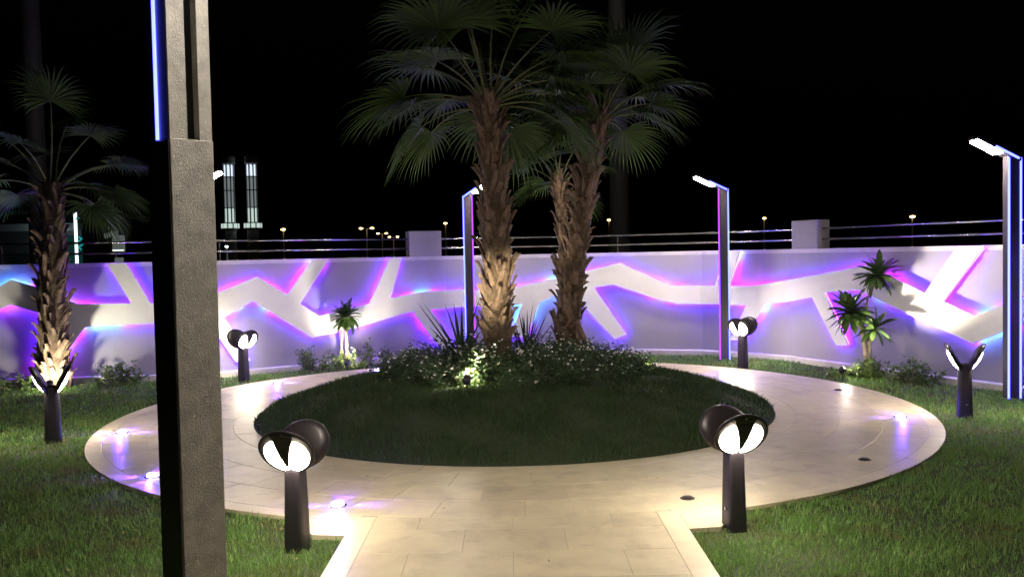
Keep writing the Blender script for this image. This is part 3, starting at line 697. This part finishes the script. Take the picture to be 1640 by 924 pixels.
# dry leaf bits blown over lawn and paving: nobody could count them
rg = np.random.default_rng(9); lt = MB()
mat('litter', (.22,.15,.07), .8, island=.4)
for k in range(420):
    x, y = rg.uniform(-5,5), rg.uniform(4.2,13)
    r = math.hypot(x-CX, y-CY); onp = R_IN < r < R_OUT or (abs(x) < EW and y < 5.7)
    if r < R_IN+.02 or (onp and rg.uniform() < .72): continue
    z = .034 if onp else rg.uniform(.02,.05); a = rg.uniform(0,2*PI); L = rg.uniform(.012,.045); w = L*rg.uniform(.25,.5); c, q = math.cos(a), math.sin(a)
    lt.add([(x,y,z),(x+c*L*.5-q*w*.5,y+q*L*.5+c*w*.5,z+.004),(x+c*L,y+q*L,z+rg.uniform(0,.012)),(x+c*L*.5+q*w*.5,y+q*L*.5-c*w*.5,z+.003)], [(0,1,2),(0,2,3)])
tag(obj('leaf_litter', lt, MAT['litter']), 'scattered dry leaf bits on the lawn and paving', 'leaf litter', kind='stuff')

# ---------------------------------------------------------------- garden spotlights
def spotlight(lab, loc, aim, watt, angle, col=(1,.90,.62), blend=.7, spill=4):
    t = thing('garden_spotlight', lab, 'spotlight', loc, 0, 'small spotlights hidden among the plants')
    d = (Vector(aim)-Vector(loc)).normalized(); q = d.to_track_quat('Z','Y').to_matrix().to_4x4()
    mb = MB(); mb.lathe([(.022,-.055),(.040,-.045),(.046,-.01),(.046,.03),(.040,.032),(.036,.018),(.01,.018)], 18, Matrix.Translation((0,0,.09)) @ q); h = obj('housing', mb, MAT['black_metal'], t, smooth=True)
    mb = MB(); mb.lathe([(.035,.0195),(.034,.021),(.01,.024)], 18, Matrix.Translation((0,0,.09)) @ q); obj('lens', mb, MAT['spot_lens'], h)
    mb = MB(); mb.tube([(0,0,-.12),(0,0,.06)], .008, 6); obj('spike', mb, MAT['black_metal'], t)
    p = Vector((0,0,.09)) + d*.045
    lamp('SPOT', h, p, watt, col, spot_size=angle, spot_blend=blend, shadow_soft_size=.03, aim=p+d)
    lamp('POINT', h, p+d*.02, spill, col, shadow_soft_size=.02)      # stray light off the open rim
spotlight('spotlight glowing in the flower bed in front of the tallest palm', (-.46,8.70,.40), (-.19,10.35,1.16), 620, R(35), blend=.9, spill=9)
spotlight('spotlight at the right tip of the flower bed beside the path', (1.74,11.25,.12), (1.80,14.95,1.15), 150, R(50), spill=7)
spotlight('spotlight among yellow green leaves under the single headed plumeria', (-2.48,13.28,.06), (-2.53,13.8,.75), 42, R(100))
spotlight('spotlight in the bright shrub under the three headed plumeria', (4.22,11.40,.06), (5.32,10.95,1.38), 260, R(60), blend=.8)
spotlight('spotlight at the foot of the far left palm', (-6.05,11.58,.05), (-6.24,12.1,.46), 42, R(140), (1,.95,.72))

# ---------------------------------------------------------------- beyond the wall
def far_lamp(lab, x, y, h, size, m='sodium', double=False, group='distant street lamps'):
    t = thing('street_lamp', lab, 'street lamp', (x,y,-.03), 0, group)
    mb = MB(); mb.tube([(0,0,0),(0,0,h*.5),(0,0,h)], [.22,.17,.12], 8); obj('pole', mb, MAT['mast'], t)
    for q in ((-1, 1) if double else (0,)):
        mb = MB(); mb.tube([(0,0,h-.1),(q*size*1.4,-.1,h+.12)], .06, 6)
        if double: obj('arm', mb, MAT['mast'], t)
        mb = MB(); mb.lathe([(.1*size,-.22*size),(.42*size,-.12*size),(.5*size,0),(.3*size,.14*size),(.05*size,.18*size)], 12, Matrix.Translation((q*size*1.4,-.1,h+.05))); obj('lamp_head', mb, MAT[m], t, smooth=True)
FL = [(-48.3,190,8.0,1.0,'sodium',False,'distant single street lamp right of the two minarets'),
      (-31.1,193,8.0,.85,'sodium',True,'largest distant double street lamp left of the first pillar'),
      (-34.1,237,8.0,.8,'sodium',True,'second distant double street lamp, smaller, left of the first pillar'),
      (-36.9,281,8.0,.9,'sodium',True,'third distant double street lamp, nearly touching the first pillar'),
      (-12.6,173,8.0,.7,'sodium',False,'distant street lamp between first pillar and the left blue post'),
      (19.0,173,8.0,.7,'sodium',False,'distant street lamp right of the leaning palm trunk'),
      (51.0,180,8.0,.75,'sodium',False,'distant street lamp just left of the second pillar'),
      (84.4,188,8.0,1.1,'sodium',False,'distant street lamp far right above the steel rails'),
      (-47.7,150,4.0,.55,'cool_lamp',False,'distant white lamp below the left minaret')]
for x, y, h, sz, m, dbl, lab in FL: far_lamp(lab, x, y, h, sz, m, dbl)
for i, x in enumerate((-48.9,-47.6,-46.4,-45.7,-44.7)):
    far_lamp(['leftmost','second','third','fourth','rightmost'][i] + ' of five tiny white lamps just above the wall below the minarets', x, 150, 1.25, .42, 'cool_lamp', False, 'row of tiny white lamps')
glow('tower_bright', (.72,.82,1.0), .60); glow('tower_mid', (.62,.72,.72), .13); glow('tower_low', (.75,.92,.85), .36)  # glow strengths imitate floodlight on the minaret segments
for xx, lab in ((-94.0,'left of two slim lit minarets far beyond the wall'), (-86.4,'right of two slim lit minarets far beyond the wall')):
    t = thing('minaret', lab, 'minaret', (xx,300,-.03), 0, 'two minarets beyond the wall')
    mb = MB(); mb.lathe([(2.1,0),(2.0,8),(1.9,11.5)], 16); obj('shaft', mb, MAT['stone_white'], t)
    mb = MB(); mb.lathe([(2.0,11.6),(2.7,12.4),(2.8,12.6),(2.8,14.0),(2.4,14.0)], 16); obj('balcony', mb, MAT['stone_white'], t)
    for k in range(10):
        a = 2*PI*k/10; mb = MB(); mb.box((2.82*math.cos(a),2.82*math.sin(a),13.2), (.12,1.3,1.5), Matrix.Rotation(a,3,'Z')); obj('balcony_glow', mb, MAT['tower_low'], t)  # panel glows in place of floodlight on the balcony
    zs = [14.2,19.2,25,29.5,33.6]; ms = ['tower_low','tower_mid','tower_mid','tower_bright']
    for q in range(4):
        mb = MB(); mb.lathe([(1.95,zs[q]-.1),(1.95,zs[q]+.12),(1.7,zs[q]+.15)], 16); obj('ring_moulding', mb, MAT['stone_white'], t)
        for k in range(8):
            a = 2*PI*(k+.25)/8; mb = MB(); mb.box((1.6*math.cos(a),1.6*math.sin(a),(zs[q]+zs[q+1])/2), (.15,.5,zs[q+1]-zs[q]-.4), Matrix.Rotation(a,3,'Z')); obj('window_or_glow_strip', mb, MAT[ms[q]], t)  # glowing strips between the ribs stand in for floodlit tower walls
            a += PI/8; mb = MB(); mb.box((1.68*math.cos(a),1.68*math.sin(a),(zs[q]+zs[q+1])/2), (.3,.3,zs[q+1]-zs[q]), Matrix.Rotation(a,3,'Z')); obj('rib', mb, MAT['stone_white'], t)
    mb = MB(); mb.lathe([(1.5,33.5),(2.2,34.0),(2.2,36.2),(1.7,36.4),(1.2,36.6)], 16); obj('crown', mb, MAT['stone_white'], t)
# tall masts
for (x, y, w, lab) in ((-12.65,24,.46,'tall grey mast rising behind the far left palm'), (3.05,25,.50,'tall grey mast beyond the wall behind the leaning palm crown')):
    t = thing('mast', lab, 'mast', (x,y,-.03), 0, 'tall masts beyond the wall')
    mb = MB(); mb.tube([(0,0,0),(0,0,7),(0,0,14)], [w/2*1.1,w/2,w/2*.85], 12); obj('pole', mb, MAT['mast'], t, smooth=True)
    mb = MB(); mb.lathe([(w*.9,0),(w*.9,.06),(w*.6,.08)], 12); obj('base_plate', mb, MAT['mast'], t)
# building at far left
bl = thing('building', 'dark flat roofed building at far left with a white light line', 'building', (-21.4,45,-.03))
glow('line_light', (.78,.97,1.0), 1.0); glow('teal_sign', (.02,.42,.42), .4); glow('teal_panel', (.02,.12,.11), .10)
mb = MB(); mb.box((-8.2,5,2.1), (16,10,4.2)); obj('wall', mb, MAT['dark_wall'], bl)
mb = MB(); mb.box((-8.1,-.5,3.55), (16.0,.9,.34)); obj('fascia', mb, MAT['fascia'], bl)
mb = MB(); mb.box((-8.1,4.9,4.3), (16.4,10.4,.18)); obj('roof', mb, MAT['dark_wall'], bl)
mb = MB(); mb.box((.0,-.98,2.15), (.13,.06,4.2)); obj('light_line', mb, MAT['line_light'], bl)
mb = MB(); mb.box((-.62,-.03,1.6), (.9,.05,3.1)); obj('panel', mb, MAT['teal_panel'], bl)
for k, (zx, zz, a) in enumerate(((-.30,3.05,.5),(-.22,2.9,-.7),(-.30,2.75,.4),(-.20,2.62,-.5),(-.28,2.5,.8),(-.35,4.05,.6))):
    mb = MB(); mb.box((zx,-.1,zz), (.26,.03,.06), Matrix.Rotation(a,3,'Y')); obj('sign_stroke', mb, MAT['teal_sign'], bl)
mb = MB(); mb.box((-.95,-1.02,3.28), (.5,.2,.16)); fl_ = obj('floodlight', mb, MAT['cool_lamp'], bl)
lamp('SPOT', bl, (-.95,-1.6,3.2), 12, (.8,.95,1), spot_size=R(150), spot_blend=1, aim=(-4,-.4,3.6))
for k in range(5):
    f = obj('window_or_glow_strip', MB().box((-3.0-2.6*k,-.02,1.5), (1.6,.06,1.5)), MAT['rubber'], bl)
# sign board
sg = thing('roadside_sign', 'pale lit roadside sign box beyond the wall left of the grey post', 'sign', (-17.55,40,-.03))
glow('sign_face', (.62,.72,.66), .07); glow('sign_tube', (.85,1,.92), .8)
mb = MB(); mb.tube([(-.18,.1,0),(-.18,.1,2.9)], .05, 8); obj('pole', mb, MAT['mast'], sg)
mb = MB(); mb.box((.0,0,2.55), (.52,.12,.80)); obj('face', mb, MAT['sign_face'], sg)
mb = MB(); mb.box((.0,-.07,2.28), (.50,.03,.05)); obj('tube_light', mb, MAT['sign_tube'], sg)
mb = MB(); mb.box((-.32,0,3.0), (.60,.1,.2), Matrix.Rotation(-.25,3,'Y')); obj('top_board', mb, MAT['sign_face'], sg)
mb = MB(); mb.box((.0,0,1.8), (.36,.1,.30)); obj('lower_board', mb, MAT['sign_face'], sg)
# palm fronds outside, seen over the rail
random.seed(5); t = thing('young_palm', 'small palm beyond the rail left of the first pillar', 'palm tree', (-2.75,17.5,0))
mb = MB(); mb.tube([(0,0,0),(0,0,.8),(0,0,1.4)], [.12,.1,.09], 10); obj('trunk', mb, MAT['trunk'], t, smooth=True)
for k in range(10):
    pet, fan = frond_mesh(.35, .45, R(60-4*k), R(25), 22); fo = obj('frond', fan, MAT['frond'], t, (0,0,1.38), (0,0,k*2.4)); obj('petiole', pet, MAT['petiole'], fo)
